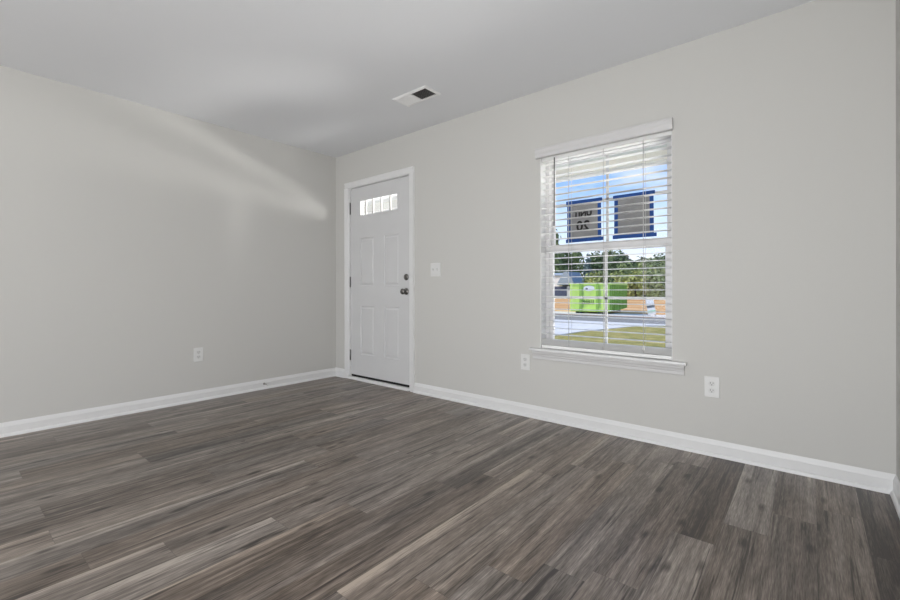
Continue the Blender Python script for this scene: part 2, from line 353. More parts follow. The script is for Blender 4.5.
# ------------------------------------------------------------------ walls
DX0, DX1, DZ1 = 0.228, 1.178, 2.068         # rough door opening
WX0, WX1, WZ0, WZ1 = 2.540, 3.433, 0.506, 1.965  # window opening
def front_wall():
    s = MB()
    s.box(-TH, DX0, 0, TH, 0, H); s.box(DX0, DX1, 0, TH, DZ1, H); s.box(DX1, WX0, 0, TH, 0, H)
    s.box(WX0, WX1, 0, TH, 0, WZ0); s.box(WX0, WX1, 0, TH, WZ1, H); s.box(WX1, RX + TH, 0, TH, 0, H)
    struct(s.build('wall_front', M['wall']))
front_wall()
s = MB(); s.box(-TH, 0, BY - TH, 0, 0, H); struct(s.build('wall_left', M['wall']))
s = MB(); s.box(RX, RX + TH, BY - TH, 0, 0, H); struct(s.build('wall_right', M['wall']))
s = MB(); s.box(0, 0.25, BY - TH, BY, 0, H); s.box(4.15, RX, BY - TH, BY, 0, H); s.box(0.25, 4.15, BY - TH, BY, 2.38, H); s.box(0.25, 4.15, BY - TH, BY, 0, 0.1)
struct(s.build('wall_back', M['wall']))

# baseboards with a bevelled top lip and a shoe moulding
BP = [(0, 0), (0.024, 0), (0.0235, 0.006), (0.0215, 0.012), (0.018, 0.017), (0.0125, 0.0205), (0.0125, 0.066), (0.0105, 0.069), (0.004, 0.089), (0.0025, 0.092), (0, 0.092)]
s = MB(); s.prism(BP, 1.238, RX, lambda u, v, a: (a, -u, v)); s.prism(BP, 0.0, 0.178, lambda u, v, a: (a, -u, v)); struct(s.build('baseboard_front', M['trim']))
s = MB(); s.prism(BP, BY, 0.0, lambda u, v, a: (u, a, v)); struct(s.build('baseboard_left', M['trim']))
s = MB(); s.prism(BP, BY, 0.0, lambda u, v, a: (RX - u, a, v)); struct(s.build('baseboard_right', M['trim']))

# ------------------------------------------------------------------ door
def DXm(x): return 4.0797 - (4.0797 - x) * 1.0069
def DZm(z): return 0.9647 + (z - 0.9647) * 1.0069
def build_door():
    d = empty('door_1', (0, 0, 0)); struct(d)
    Y0, Y1 = 0.020, 0.064
    X0, X1, Z0, Z1 = 0.247, 1.159, 0.050, 2.052
    lx0, lx1, lz0, lz1 = DXm(0.441), DXm(1.003), DZm(1.744), DZm(1.896)
    pa = (DXm(0.436), DXm(0.655)); pb = (DXm(0.808), DXm(1.023))
    zu = (DZm(1.003), DZm(1.506)); zl = (DZm(0.282), DZm(0.792))
    bm = bmesh.new(); pf = []
    def fq(x0, x1, z0, z1): return bm.faces.new([bm.verts.new(p) for p in ((x0, Y0, z0), (x1, Y0, z0), (x1, Y0, z1), (x0, Y0, z1))])
    for (z0, z1, row) in ((Z0, zl[0], ()), (zl[0], zl[1], (pa, pb)), (zl[1], zu[0], ()), (zu[0], zu[1], (pa, pb)), (zu[1], lz0, ()), (lz0, lz1, 'lite'), (lz1, Z1, ())):
        if row == 'lite': fq(X0, lx0, z0, z1); fq(lx1, X1, z0, z1)
        elif row:
            x = X0
            for (p0, p1) in row: fq(x, p0, z0, z1); pf.append(fq(p0, p1, z0, z1)); x = p1
            fq(x, X1, z0, z1)
        else: fq(X0, X1, z0, z1)
    bm.normal_update()
    bmesh.ops.inset_individual(bm, faces=pf, thickness=0.006, depth=-0.008)
    bmesh.ops.inset_individual(bm, faces=pf, thickness=0.016, depth=0.0)
    bmesh.ops.inset_individual(bm, faces=pf, thickness=0.020, depth=0.006)
    s = MB(); s.merge(bm)
    e = Y0 + 0.0085
    s.box(X0, X1, e, Y1, Z0, lz0); s.box(X0, X1, e, Y1, lz1, Z1); s.box(X0, lx0, e, Y1, lz0, lz1); s.box(lx1, X1, e, Y1, lz0, lz1)
    for (a, b_, c, d_) in ((X0, X0 + 1e-4, Z0, Z1), (X1 - 1e-4, X1, Z0, Z1)): s.box(a, b_, Y0, e, c, d_)
    s.box(X0, X1, Y0, e, Z0, Z0 + 1e-4); s.box(X0, X1, Y0, e, Z1 - 1e-4, Z1)
    s.box(lx0 - 1e-4, lx0, Y0, e, lz0, lz1); s.box(lx1, lx1 + 1e-4, Y0, e, lz0, lz1); s.box(lx0, lx1, Y0, e, lz0 - 1e-4, lz0); s.box(lx0, lx1, Y0, e, lz1, lz1 + 1e-4)
    slab = s.build('door_slab', M['door'], d)
    # lite: glass, moulded rim and four muntins
    lt = MB(); lt.box(lx0, lx1, 0.038, 0.046, lz0, lz1); lt = lt.build('lite_glass', M['lite'], slab)
    f = MB(); w = 0.010
    f.box(lx0 - 0.014, lx1 + 0.014, Y0 - 0.006, Y0 + 0.002, lz0 - 0.014, lz0 + 0.001, bev=0.002); f.box(lx0 - 0.014, lx1 + 0.014, Y0 - 0.006, Y0 + 0.002, lz1 - 0.001, lz1 + 0.014, bev=0.002)
    f.box(lx0 - 0.014, lx0 + 0.001, Y0 - 0.006, Y0 + 0.002, lz0, lz1, bev=0.002); f.box(lx1 - 0.001, lx1 + 0.014, Y0 - 0.006, Y0 + 0.002, lz0, lz1, bev=0.002)
    f.build('lite_rim', M['door'], slab)
    for x in (0.503, 0.615, 0.747, 0.881):
        X = DXm(x); q = MB(); q.box(X - 0.006, X + 0.006, 0.032, 0.050, lz0, lz1, bev=0.001); q.build('muntin', M['came'], slab)
    # jamb, casing, threshold, sweep
    j = MB()
    j.box(DX0, 0.2445, 0, TH, 0, DZ1); j.box(1.162, DX1, 0, TH, 0, DZ1); j.box(0.2445, 1.162, 0, TH, 2.055, DZ1)
    j.box(0.2445, 0.257, Y1 + 0.001, TH, 0, 2.055); j.box(1.149, 1.162, Y1 + 0.001, TH, 0, 2.055); j.box(0.257, 1.149, Y1 + 0.001, TH, 2.043, 2.055)
    j.build('jamb', M['trim'], d)
    c = MB()
    prof = [(0, 0), (0.060, 0), (0.060, 0.016), (0.052, 0.017), (0.040, 0.013), (0.018, 0.011), (0.008, 0.011), (0, 0.006)]
    c.prism(prof, 0, 2.060, lambda u, v, a: (0.238 - u, -v, a)); c.prism(prof, 0, 2.060, lambda u, v, a: (1.174 + u, -v, a))
    c.prism(prof, 0.178, 1.234, lambda u, v, a: (a, -v, 2.058 + u))
    c.build('casing', M['trim'], d)
    t = MB(); t.prism([(0.014, 0), (0.014, 0.012), (-0.004, 0.026), (-0.15, 0.026), (-0.15, 0)], 0.2445, 1.162, lambda u, v, a: (a, -u, v)); t.build('threshold', M['trim'], d)
    q = MB(); q.box(0.249, 1.157, Y0 + 0.006, Y1, 0.027, 0.050); q.build('door_sweep', M['rubber'], d)
    for (z0, z1) in ((1.775, 1.895), (0.992, 1.10), (0.208, 0.315)):
        z0, z1 = DZm(z0), DZm(z1); h = MB(); h.cyl((0.2445, 0.012, z0), (0.2445, 0.012, z1), 0.0065, seg=12); h.cyl((0.2445, 0.012, z0 - 0.004), (0.2445, 0.012, z0), 0.005, 0.006, seg=12); h.cyl((0.2445, 0.012, z1), (0.2445, 0.012, z1 + 0.004), 0.006, 0.004, seg=12)
        h.box(0.2432, 0.2455, 0.012, 0.040, z0, z1); h.build('hinge', M['hinge'], d)
    kx, kz = 1.105, 0.945
    k = MB(); k.lathe([(0, 0.032), (0.006, 0.033), (0.009, 0.028), (0.012, 0.013), (0.030, 0.011), (0.036, 0.018), (0.044, 0.027), (0.054, 0.029), (0.062, 0.025), (0.066, 0.014), (0.067, 0.004)], (kx, Y0, kz), (0, -1, 0)); k.build('door_knob', M['nickel'], slab)
    k = MB(); k.lathe([(0, 0.030), (0.007, 0.031), (0.012, 0.027), (0.015, 0.012)], (kx, Y0, 1.082), (0, -1, 0)); dk = k.build('deadbolt', M['nickel'], slab)
    k = MB(); k.box(kx - 0.004, kx + 0.004, Y0 - 0.030, Y0 - 0.013, 1.066, 1.098, bev=0.002); k.build('thumb_turn', M['nickel'], dk)
build_door()

# ------------------------------------------------------------------ window
def build_window():
    w = empty('window_1'); struct(w)
    f = MB(); a, b = 0.078, 0.150
    f.box(WX0, WX0 + 0.034, a, b, WZ0 + 0.02, WZ1); f.box(WX1 - 0.034, WX1, a, b, WZ0 + 0.02, WZ1); f.box(WX0 + 0.034, WX1 - 0.034, a, b, WZ1 - 0.034, WZ1); f.box(WX0 + 0.034, WX1 - 0.034, a, b, WZ0 + 0.02, WZ0 + 0.026)
    f.build('window_frame', M['vinyl'], w)
    x0, x1 = WX0 + 0.034, WX1 - 0.034
    def sash(name, ya, yb, z0, z1, top, bot, st):
        q = MB(); q.box(x0, x0 + st, ya, yb, z0, z1, bev=0.002); q.box(x1 - st, x1, ya, yb, z0, z1, bev=0.002)
        q.box(x0 + st, x1 - st, ya, yb, z1 - top, z1, bev=0.002); q.box(x0 + st, x1 - st, ya, yb, z0, z0 + bot, bev=0.002)
        o = q.build(name, M['vinyl'], w)
        ym = (ya + yb) / 2
        g = MB(); g.box(x0 + st - .004, x1 - st + .004, ym - 0.002, ym + 0.002, z0 + bot - .004, z1 - top + .004); g.build('pane', M['glass'], o)
        m = MB(); xm = (x0 + x1) / 2 + 0.003; zm = (z0 + bot + z1 - top) / 2
        m.box(xm - 0.009, xm + 0.009, ym + 0.004, ym + 0.012, z0 + bot, z1 - top); m.box(x0 + st, x1 - st, ym + 0.004, ym + 0.012, zm - 0.009, zm + 0.009)
        m.build('muntin', M['vinyl'], o)
        return ym
    sash('lower_sash', 0.088, 0.112, WZ0 + 0.026, 1.288, 0.050, 0.036, 0.026)
    ym = sash('upper_sash', 0.118, 0.142, 1.236, WZ1 - 0.036, 0.030, 0.052, 0.022)
    rl = MB(); rl.box(WX0, WX0 + 0.004, 0.0005, 0.078, 0.526, WZ1); rl.box(WX1 - 0.004, WX1, 0.0005, 0.078, 0.526, WZ1); rl.box(WX0, WX1, 0.0005, 0.078, WZ1 - 0.004, WZ1); rl.build('jamb_liner', M['trim'], w)
    q = MB(); q.box((x0 + x1) / 2 - 0.03, (x0 + x1) / 2 + 0.03, 0.080, 0.090, 1.262, 1.280, bev=0.003); q.build('sash_lock', M['vinyl'], w)
    st = MB(); st.box(WX0, WX1, -0.001, 0.088, WZ0, 0.526)
    st.prism([(0, 0.506), (0.036, 0.506), (0.040, 0.510), (0.041, 0.516), (0.040, 0.522), (0.036, 0.526), (0, 0.526)], 2.464, 3.514, lambda u, v, a: (a, -u, v)); st.build('window_sill', M['trim'], w)
    ap = MB(); ap.prism([(0, 0.445), (0.010, 0.445), (0.012, 0.450), (0.012, 0.466), (0.016, 0.470), (0.018, 0.480), (0.024, 0.490), (0.026, 0.506), (0, 0.506)], 2.482, 3.500, lambda u, v, a: (a, -u, v)); ap.build('apron', M['soft_white'], w)  # greyer than the sill: the shade below it is put into the colour
    return ym
YM = build_window()

def build_blind():
    b = empty('window_blind', (2.99, 0.0, 0.53)); P = b.location
    tag(b, 'white horizontal slat blind hanging open inside the window recess', 'blind')
    def bld(s, name, m):
        o = s.build(name, m); o.parent = b; o.matrix_parent_inverse = Matrix.Translation(-P); return o
    v = MB(); v.prism([(0, 1.934), (0.022, 1.934), (0.026, 1.940), (0.026, 1.958), (0.030, 1.970), (0.030, 1.992), (0.033, 1.998), (0.033, 2.004), (0, 2.004)], 2.511, 3.440, lambda u, vv, a: (a, -u - 0.001, vv)); bld(v, 'valance', M['soft_white'])
    h = MB(); h.box(2.547, 3.426, 0.012, 0.066, 1.912, 1.960, bev=0.002); bld(h, 'headrail', M['slat'])
    s = MB(); yc = 0.036; x0, x1 = 2.547, 3.426
    zs = [1.8895 - 0.0466 * k for k in range(28)]
    for z in zs:
        if z < 0.615: continue
        prof = [(-0.025, -0.001), (-0.0245, 0.0015), (-0.012, 0.0032), (0, 0.0037), (0.012, 0.0032), (0.0245, 0.0015), (0.025, -0.001), (0.012, 0.0005), (0, 0.001), (-0.012, 0.0005)]
        s.prism(prof, x0, x1, lambda u, vv, a: (a, yc + u, z + vv))
    for k in range(6):
        z = 0.5575 + 0.0068 * k
        s.prism([(-0.025, 0), (0.025, 0), (0.025, 0.003), (0, 0.0045), (-0.025, 0.003)], x0, x1, lambda u, vv, a: (a, yc + u, z + vv))
    bld(s, 'slats', M['slat'])
    r = MB(); r.prism([(-0.026, 0.529), (0.026, 0.529), (0.027, 0.533), (0.027, 0.546), (0.024, 0.552), (-0.024, 0.552), (-0.027, 0.546), (-0.027, 0.533)], x0, x1, lambda u, vv, a: (a, yc + u, vv)); bld(r, 'bottom_rail', M['slat'])
    for X in (2.757, 3.007, 3.262):
        c = MB()
        for y in (yc - 0.0275, yc + 0.0275): c.cyl((X, y, 0.555), (X, y, 1.915), 0.0011, seg=6)
        for z in zs:
            if z > 0.615: c.cyl((X, yc - 0.0275, z - 0.0022), (X, yc + 0.0275, z - 0.0022), 0.0007, seg=5)
        c.cyl((X + 0.004, yc - 0.029, 0.555), (X + 0.004, yc - 0.029, 1.915), 0.0008, seg=6)
        bld(c, 'ladder_cord', M['cord'])
    w = MB(); w.cyl((2.652, 0.004, 1.925), (2.652, 0.004, 1.918), 0.003, seg=8); w.cyl((2.652, 0.004, 1.918), (2.650, 0.003, 1.455), 0.0042, seg=8); w.cyl((2.650, 0.003, 1.455), (2.650, 0.003, 1.425), 0.0055, 0.0048, seg=8); bld(w, 'tilt_wand', M['wand'])
    t = MB(); t.cyl((3.266, 0.006, 1.92), (3.266, 0.006, 0.600), 0.0009, seg=6); bld(t, 'lift_cord', M['cord'])
    t = MB(); t.lathe([(0, 0.003), (0.006, 0.005), (0.022, 0.0075), (0.030, 0.0075), (0.032, 0.004)], (3.266, 0.006, 0.604), (0, 0, -1), seg=12); bld(t, 'tassel', M['slat'])
build_blind()

# ------------------------------------------------------------------ notices taped to the upper pane
def text_mesh(body, size, m, name, parent, loc, mirror=True):
    cu = bpy.data.curves.new(name, 'FONT'); cu.body = body; cu.size = size; cu.align_x = 'CENTER'; cu.align_y = 'CENTER'; cu.extrude = 0.0003; cu.offset = 0.0028
    t = bpy.data.objects.new(name + '_src', cu); C.objects.link(t)
    bpy.context.view_layer.update()
    me = bpy.data.meshes.new_from_object(t.evaluated_get(bpy.context.evaluated_depsgraph_get()))
    bpy.data.objects.remove(t); bpy.data.curves.remove(cu)
    for v in me.vertices:
        x, y, z = v.co
        v.co = (-x if mirror else x, -z, y)
    if mirror: me.flip_normals()
    me.name = name; me.materials.clear(); me.materials.append(m)
    o = bpy.data.objects.new(name, me); C.objects.link(o); o.location = loc; o.parent = parent; return o
def notice(x0, x1, z0, z1, label, text, tilt):
    yg = YM - 0.0035
    e = empty('paper_notice', ((x0 + x1) / 2, yg, (z0 + z1) / 2)); tag(e, label, 'notice', 'notices taped on the window')
    W, Hh = (x1 - x0) / 2, (z1 - z0) / 2
    s = MB(); s.box(-W + 0.012, W - 0.012, 0, 0.0006, -Hh + 0.012, Hh - 0.012); s.build('sheet', M['paper'], e)
    tw = 0.0125
    def strip(a0, a1, b0, b1, rot, lift=0.0):
        q = MB(); cx, cz = (a0 + a1) / 2, (b0 + b1) / 2
        q.box(a0 - cx, a1 - cx, -0.0008 - lift, -0.0002 - lift, b0 - cz, b1 - cz)
        o = q.build('tape', M['tape'], e, loc=(cx, 0, cz)); o.rotation_euler = (0, rot, 0)
    strip(-W - 0.008, W + 0.008, Hh - 2 * tw, Hh, tilt, 0.001); strip(-W - 0.010, W + 0.018, -Hh, -Hh + 2 * tw, -tilt * 0.8, 0.001)
    strip(-W, -W + 2 * tw, -Hh, Hh, 0.006); strip(W - 2 * tw, W, -Hh, Hh, -0.008)
    if text:
        text_mesh('UNIT', 0.058, M['ink'], 'printed_word', e, (-0.008, -0.0004, 0.052))
        text_mesh('20', 0.100, M['ink'], 'printed_number', e, (-0.006, -0.0004, -0.040))
def PX(x, z, y):  # shift a measured (y = 0.1) point to another depth
    k = (y + 2.897) / 2.997
    return 4.0797 - (4.0797 - x) * k, 0.9647 + (z - 0.9647) * k
a = PX(2.708, 1.305, YM); b = PX(2.960, 1.606, YM)
notice(a[0], b[0], a[1], b[1], 'backlit grey paper with black number and blue tape edges, on left upper pane', True, 0.012)
a = PX(3.050, 1.306, YM); b = PX(3.303, 1.604, YM)
notice(a[0], b[0], a[1], b[1], 'blank backlit grey paper with blue tape edges, on right upper pane', False, -0.008)

# ------------------------------------------------------------------ outlets, switch, door stop, vent
def outlet(loc, rz, label):
    e = empty('wall_outlet', loc, rz); tag(e, label, 'outlet', 'wall outlets')
    s = MB(); s.box(-0.038, 0.038, -0.006, 0, -0.060, 0.060, bev=0.0025); s.build('cover_plate', M['plate'], e)
    for z in (0.0205, -0.0205):
        r = MB(); b = bmesh.new()
        pts = [(0.0165 * math.cos(t), 0.0165 * math.sin(t)) for t in [math.pi * 2 * k / 24 for k in range(24)]]
        pts = [(x, max(-0.0135, min(0.0135, y))) for x, y in pts]
        r.prism(pts, -0.0085, -0.004, lambda u, v, a: (u, a, z + v)); q = r.build('receptacle', M['recept'], e)
        k = MB(); k.box(-0.0078, -0.0054, -0.0090, -0.0080, z - 0.001, z + 0.0075); k.box(0.0054, 0.0078, -0.0090, -0.0080, z + 0.0, z + 0.0068)
        k.cyl((0, -0.0090, z - 0.0075), (0, -0.0080, z - 0.0075), 0.0026, seg=12); k.build('slot', M['slot'], q)
    c = MB(); c.cyl((0, -0.0072, 0), (0, -0.005, 0), 0.0032, seg=14); c.build('screw', M['recept'], e)
outlet((2.413, 0, 0.410), 0, 'white outlet on the window wall just below the left end of the sill')
outlet((3.642, 0, 0.396), 0, 'white outlet on the window wall to the right of the window sill')
outlet((0, -1.417, 0.402), math.pi / 2, 'white outlet low on the plain left wall above the baseboard')

sw = empty('light_switch', (1.499, 0, 1.140)); tag(sw, 'white double toggle light switch plate on the wall beside the door', 'switch')
s = MB(); s.box(-0.058, 0.058, -0.006, 0, -0.060, 0.060, bev=0.0025); s.build('cover_plate', M['plate'], sw)
for x in (-0.023, 0.023):
    q = MB(); q.box(x - 0.006, x + 0.006, -0.0075, -0.005, -0.013, 0.013); q.build('toggle_recess', M['recept'], sw)
    t = MB(); t.box(-0.004, 0.004, -0.014, 0.0, -0.005, 0.005, Matrix.Translation((x, -0.006, 0.003)) @ Matrix.Rotation(-0.45, 4, 'X'), bev=0.001); t.build('toggle', M['recept'], sw)

ds = empty('door_stop', (0.0125, -0.835, 0.052)); tag(ds, 'small metal spring door stop sticking out of the left baseboard', 'door stop')
s = MB(); s.lathe([(0, 0.011), (0.004, 0.010), (0.008, 0.006)], (0, 0, 0), (1, 0, 0), seg=16); s.build('mount', M['came'], ds)
s = MB()
NS = 12; pts = []
for k in range(NS * 9 + 1):
    t = k / (NS * 9); a = 2 * math.pi * t * 9
    pts.append(Vector((0.008 + 0.052 * t, 0.0045 * math.cos(a), 0.0045 * math.sin(a))))
for p, q in zip(pts, pts[1:]): s.cyl(p, q, 0.0011, seg=5)
s.build('spring', M['came'], ds)
s = MB(); s.lathe([(0.058, 0.005), (0.062, 0.0075), (0.072, 0.0075), (0.075, 0.005)], (0, 0, 0), (1, 0, 0), seg=16); s.build('bumper', M['plate'], ds)

def vent():
    x0, x1, y0, y1 = 1.590, 1.946, -0.612, -0.437
    e = empty('ceiling_vent', ((x0 + x1) / 2, (y0 + y1) / 2, H)); tag(e, 'white two way air register set in the ceiling, one half showing dark', 'vent')
    X, Yv = (x1 - x0) / 2, (y1 - y0) / 2; m = 0.026
    f = MB()
    pr = [(0, 0), (m, 0), (m, -0.006), (m - 0.005, -0.009), (0.004, -0.005), (0, -0.001)]
    f.prism(pr, -Yv, Yv, lambda u, v, a: (-X + u, a, v)); f.prism(pr, -Yv, Yv, lambda u, v, a: (X - u, a, v))
    f.prism(pr, -X + m, X - m, lambda u, v, a: (a, -Yv + u, v)); f.prism(pr, -X + m, X - m, lambda u, v, a: (a, Yv - u, v))
    f.box(-0.006, 0.006, -Yv + m, Yv - m, -0.007, -0.001); f.build('frame', M['vent'], e)
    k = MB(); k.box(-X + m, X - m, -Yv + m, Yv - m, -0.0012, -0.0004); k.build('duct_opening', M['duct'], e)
    for half, ang in ((-1, -0.62), (1, 0.95)):
        a0, a1 = (-X + m, -0.006) if half < 0 else (0.006, X - m)
        s = MB(); n = 11
        for i in range(n):
            xc = a0 + (a1 - a0) * (i + 0.5) / n
            w = 0.0068 if half < 0 else 0.0030
            s.box(-w, w, -Yv + m, Yv - m, -0.0004, 0.0004, Matrix.Translation((xc, 0, -0.0058)) @ Matrix.Rotation(ang, 4, 'Y'))
        s.build('louvers', M['vent'] if half < 0 else M['came'], e)  # right half's blades greyed: the register's shade put into their colour
vent()

# ------------------------------------------------------------------ outside: house shell, porch
PC = 2.50   # porch ceiling height
s = MB()
s.box(-3.2, 6.2, -8.9, 2.45, H + 0.13, H + 0.38); struct(s.build('roof', M['shingle']))  # unseen slab, rear eave extended to block sun at the back opening
s = MB()
s.box(-3.2, 6.2, TH, 2.40, PC, PC + 0.06)
for k in range(14):
    y = 0.25 + k * 0.152; s.box(-3.2, 6.2, y, y + 0.012, PC - 0.008, PC)
struct(s.build('porch_ceiling', M['soffit']))
s = MB(); s.box(-3.2, 6.2, 2.20, 2.40, 2.372, PC, bev=0.004); struct(s.build('porch_beam', M['beam']))
for x in (-1.0, 5.6):
    s = MB(); s.box(x - 0.08, x + 0.08, 2.22, 2.38, -0.16, 2.372); s.box(x - 0.10, x + 0.10, 2.20, 2.40, -0.16, 0.02, bev=0.006); s.box(x - 0.10, x + 0.10, 2.20, 2.40, 2.29, 2.372, bev=0.006); struct(s.build('porch_post', M['white']))
s = MB(); s.box(-3.2, 6.2, TH, 2.45, -0.45, -0.16); struct(s.build('porch_slab', M['concrete']))
s = MB()
ow = 0.004
s.box(-3.2, DX0, TH, TH + ow, -0.2, PC); s.box(DX1, WX0, TH, TH + ow, -0.2, H); s.box(WX1, 6.2, TH, TH + ow, -0.2, PC); s.box(WX0, WX1, TH, TH + ow, -0.2, WZ0); s.box(WX0, WX1, TH, TH + ow, WZ1, H); s.box(DX0, DX1, TH, TH + ow, DZ1, H); s.box(DX0, DX1, TH, TH + ow, -0.2, 0.0)
struct(s.build('siding_front', M['siding']))

# ground
G = -0.45
def flat(name, pts, m, z, t=0.05):
    s = MB(); b = bmesh.new(); top = [b.verts.new((x, y, z)) for x, y in pts]; bot = [b.verts.new((x, y, z - t)) for x, y in pts]
    b.faces.new(top); b.faces.new(bot[::-1])
    for i in range(len(pts)): b.faces.new((top[i], bot[i], bot[(i + 1) % len(pts)], top[(i + 1) % len(pts)]))
    bmesh.ops.recalc_face_normals(b, faces=b.faces); s.merge(b); return struct(s.build(name, m))
flat('lawn', [(-60, -12), (40, -12), (40, 15.4), (-60, 15.4)], M['grass'], G)
flat('street', [(-90, 15.4), (60, 15.4), (60, 20.0), (-90, 20.0)], M['asphalt'], G - 0.01)
flat('driveway', [(-1.9, 8.4), (-1.75, 10.6), (-1.46, 12.15), (-0.91, 14.4), (0.3, 15.45), (-9.0, 15.45), (-7.6, 8.0), (-6.6, 2.5), (3.6, 2.5), (3.6, 6.6), (-1.2, 7.2)], M['concrete'], G + 0.02)  # unseen near pad widened to bounce sunlight up onto the porch
flat('curb_near', [(-90, 15.25), (60, 15.25), (60, 15.55), (-90, 15.55)], M['concrete'], G + 0.015)
flat('curb_far', [(-90, 19.9), (60, 19.9), (60, 20.4), (-90, 20.4)], M['concrete'], G + 0.06)
flat('dirt_lot', [(-90, 20.4), (60, 20.4), (60, 66), (-90, 66)], M['dirt'], G - 0.005)
flat('far_field', [(-220, 66), (150, 66), (150, 230), (-220, 230)], M['field'], G - 0.005)
flat('sidewalk_far', [(-90, 21.6), (60, 21.6), (60, 22.6), (-90, 22.6)], M['concrete'], G + 0.0)

def dumpster():
    e = empty('dumpster', (-4.25, 20.55, G + 0.005), math.radians(9)); tag(e, 'lime green roll off dumpster standing on the dirt across the street', 'dumpster')
    W, Ln, Hh = 2.12, 5.4, 1.74       # local: x from -W to 0, y from 0 to Ln
    b = MB(); t = 0.05
    b.box(-W, 0, 0, Ln, 0.16, 0.22); b.box(-W, -W + t, 0, Ln, 0.22, Hh); b.box(-t, 0, 0, Ln, 0.22, Hh); b.box(-W + t, -t, Ln - t, Ln, 0.22, Hh); b.build('body', M['lime'], e)
    d = MB(); d.box(-W + 0.04, -0.04, -0.05, 0.01, 0.20, Hh - 0.03, bev=0.01); d = d.build('door_panel', M['lime'], e)
    for x in (-1.52, -0.62):
        p = MB(); p.box(x - 0.07, x + 0.07, -0.11, -0.04, 0.16, Hh); p.build('post', M['olive'], d)
    for z in (0.28, Hh - 0.10):
        p = MB(); p.box(-W + 0.05, -0.05, -0.09, -0.05, z, z + 0.09); p.build('rail', M['lime'], d)
    # dark wordmark strokes and a pale oval emblem on the door panel
    k = MB(); rr = random.Random(3); x = -1.40
    while x < -0.76:
        w = rr.uniform(0.05, 0.09); h = rr.uniform(0.17, 0.27)
        k.box(x, x + w * 0.45, -0.062, -0.05, 0.58, 0.58 + h); k.box(x, x + w, -0.062, -0.05, 0.58, 0.63)
        if rr.random() < 0.6: k.box(x, x + w, -0.062, -0.05, 0.70, 0.745)
        x += w + 0.028
    k.build('lettering', M['darkgreen'], d)
    k = MB(); k.prism([(0.30 * math.cos(q), 0.15 * math.sin(q)) for q in [math.pi * 2 * i / 28 for i in range(28)]], -0.062, -0.05, lambda u, v, a: (-1.07 + u, a, 1.45 + v)); em = k.build('emblem', M['white'], d)
    k = MB(); k.prism([(0.07 * math.cos(q), 0.045 * math.sin(q)) for q in [math.pi * 2 * i / 20 for i in range(20)]], -0.068, -0.062, lambda u, v, a: (-1.19 + u, a, 1.42 + v)); k.build('emblem_mark', M['slate'], em)
    for i in range(11):
        y = 0.12 + i * (Ln - 0.24) / 10
        r = MB(); r.box(0.0, 0.10, y - 0.05, y + 0.05, 0.2, Hh - 0.08); r.build('rib', M['olive'], e)
    r = MB(); r.box(-0.02, 0.11, 0, Ln, Hh - 0.09, Hh + 0.02); r.box(-W - 0.1, -W + 0.06, 0, Ln, Hh - 0.09, Hh + 0.02); r.box(-W, 0, Ln - 0.06, Ln + 0.04, Hh - 0.09, Hh + 0.02); r.build('top_rim', M['lime'], e)
    u = MB(); u.box(-W + 0.5, -W + 0.62, 0.05, Ln, 0.06, 0.16); u.box(-0.62, -0.5, 0.05, Ln, 0.06, 0.16)
    u.build('skid_rails', M['slate'], e)
    for (x, y) in ((-W + 0.35, 0.3), (-0.35, 0.3), (-W + 0.35, Ln - 0.4), (-0.35, Ln - 0.4)):
        q = MB(); q.cyl((x - 0.1, y, 0.09), (x + 0.1, y, 0.09), 0.09, seg=16); q.build('roller', M['slate'], e)
dumpster()

ys = empty('yard_sign', (-2.12, 20.75, G), 0.25); tag(ys, 'white leaning yard sign with dark and pale green bands, in front of orange dirt', 'sign')
R8 = Matrix.Rotation(-0.17, 4, 'Y')
s = MB(); s.box(-0.19, 0.19, -0.02, 0.0, 0.10, 0.92, R8, bev=0.006); pn = s.build('panel', M['white'], ys)
s = MB(); s.box(-0.185, 0.185, -0.024, -0.02, 0.46, 0.58, R8); s.build('dark_band', M['slate'], pn)
s = MB(); s.box(-0.185, 0.185, -0.024, -0.02, 0.20, 0.33, R8); s.build('green_band', M['palegreen'], pn)
for x in (-0.14, 0.14):
    s = MB(); s.box(x - 0.015, x + 0.015, 0.0, 0.02, -0.02, 0.5, R8); s.build('stake', M['slate'], ys)

def house():
    e = empty('house', (-29.6, 70.5, G)); tag(e, 'small pale house with blue grey gable roof far behind the dumpster', 'house')
    s = MB(); s.box(-6.5, -0.9, 0, 6, 1.9, 3.85); s.box(-6.5, 1.4, 0.1, 6, 0, 1.9); s.build('wall', M['house'], e)
    s = MB(); s.box(-6.4, -0.1, 0.0, 0.12, 0.15, 1.9); s.build('lower_wall', M['lowwall'], e)
    s = MB(); s.prism([(-0.3, 3.85), (3.0, 4.35), (6.3, 3.85), (6.3, 4.0), (3.0, 4.5), (-0.3, 4.0)], -6.9, -0.9, lambda u, v, a: (a, u, v))
    s.prism([(1.7, 2.2), (0.2, 4.55), (-0.4, 4.55), (-1.7, 2.4), (-1.7, 2.2)], -0.5, 5.0, lambda u, v, a: (u, a, v)); s.build('roof', M['shingle'], e)
    s = MB(); s.box(-4.6, -3.6, -0.03, 0.05, 2.4, 3.3); f = s.build('window', M['slate'], e)
house()

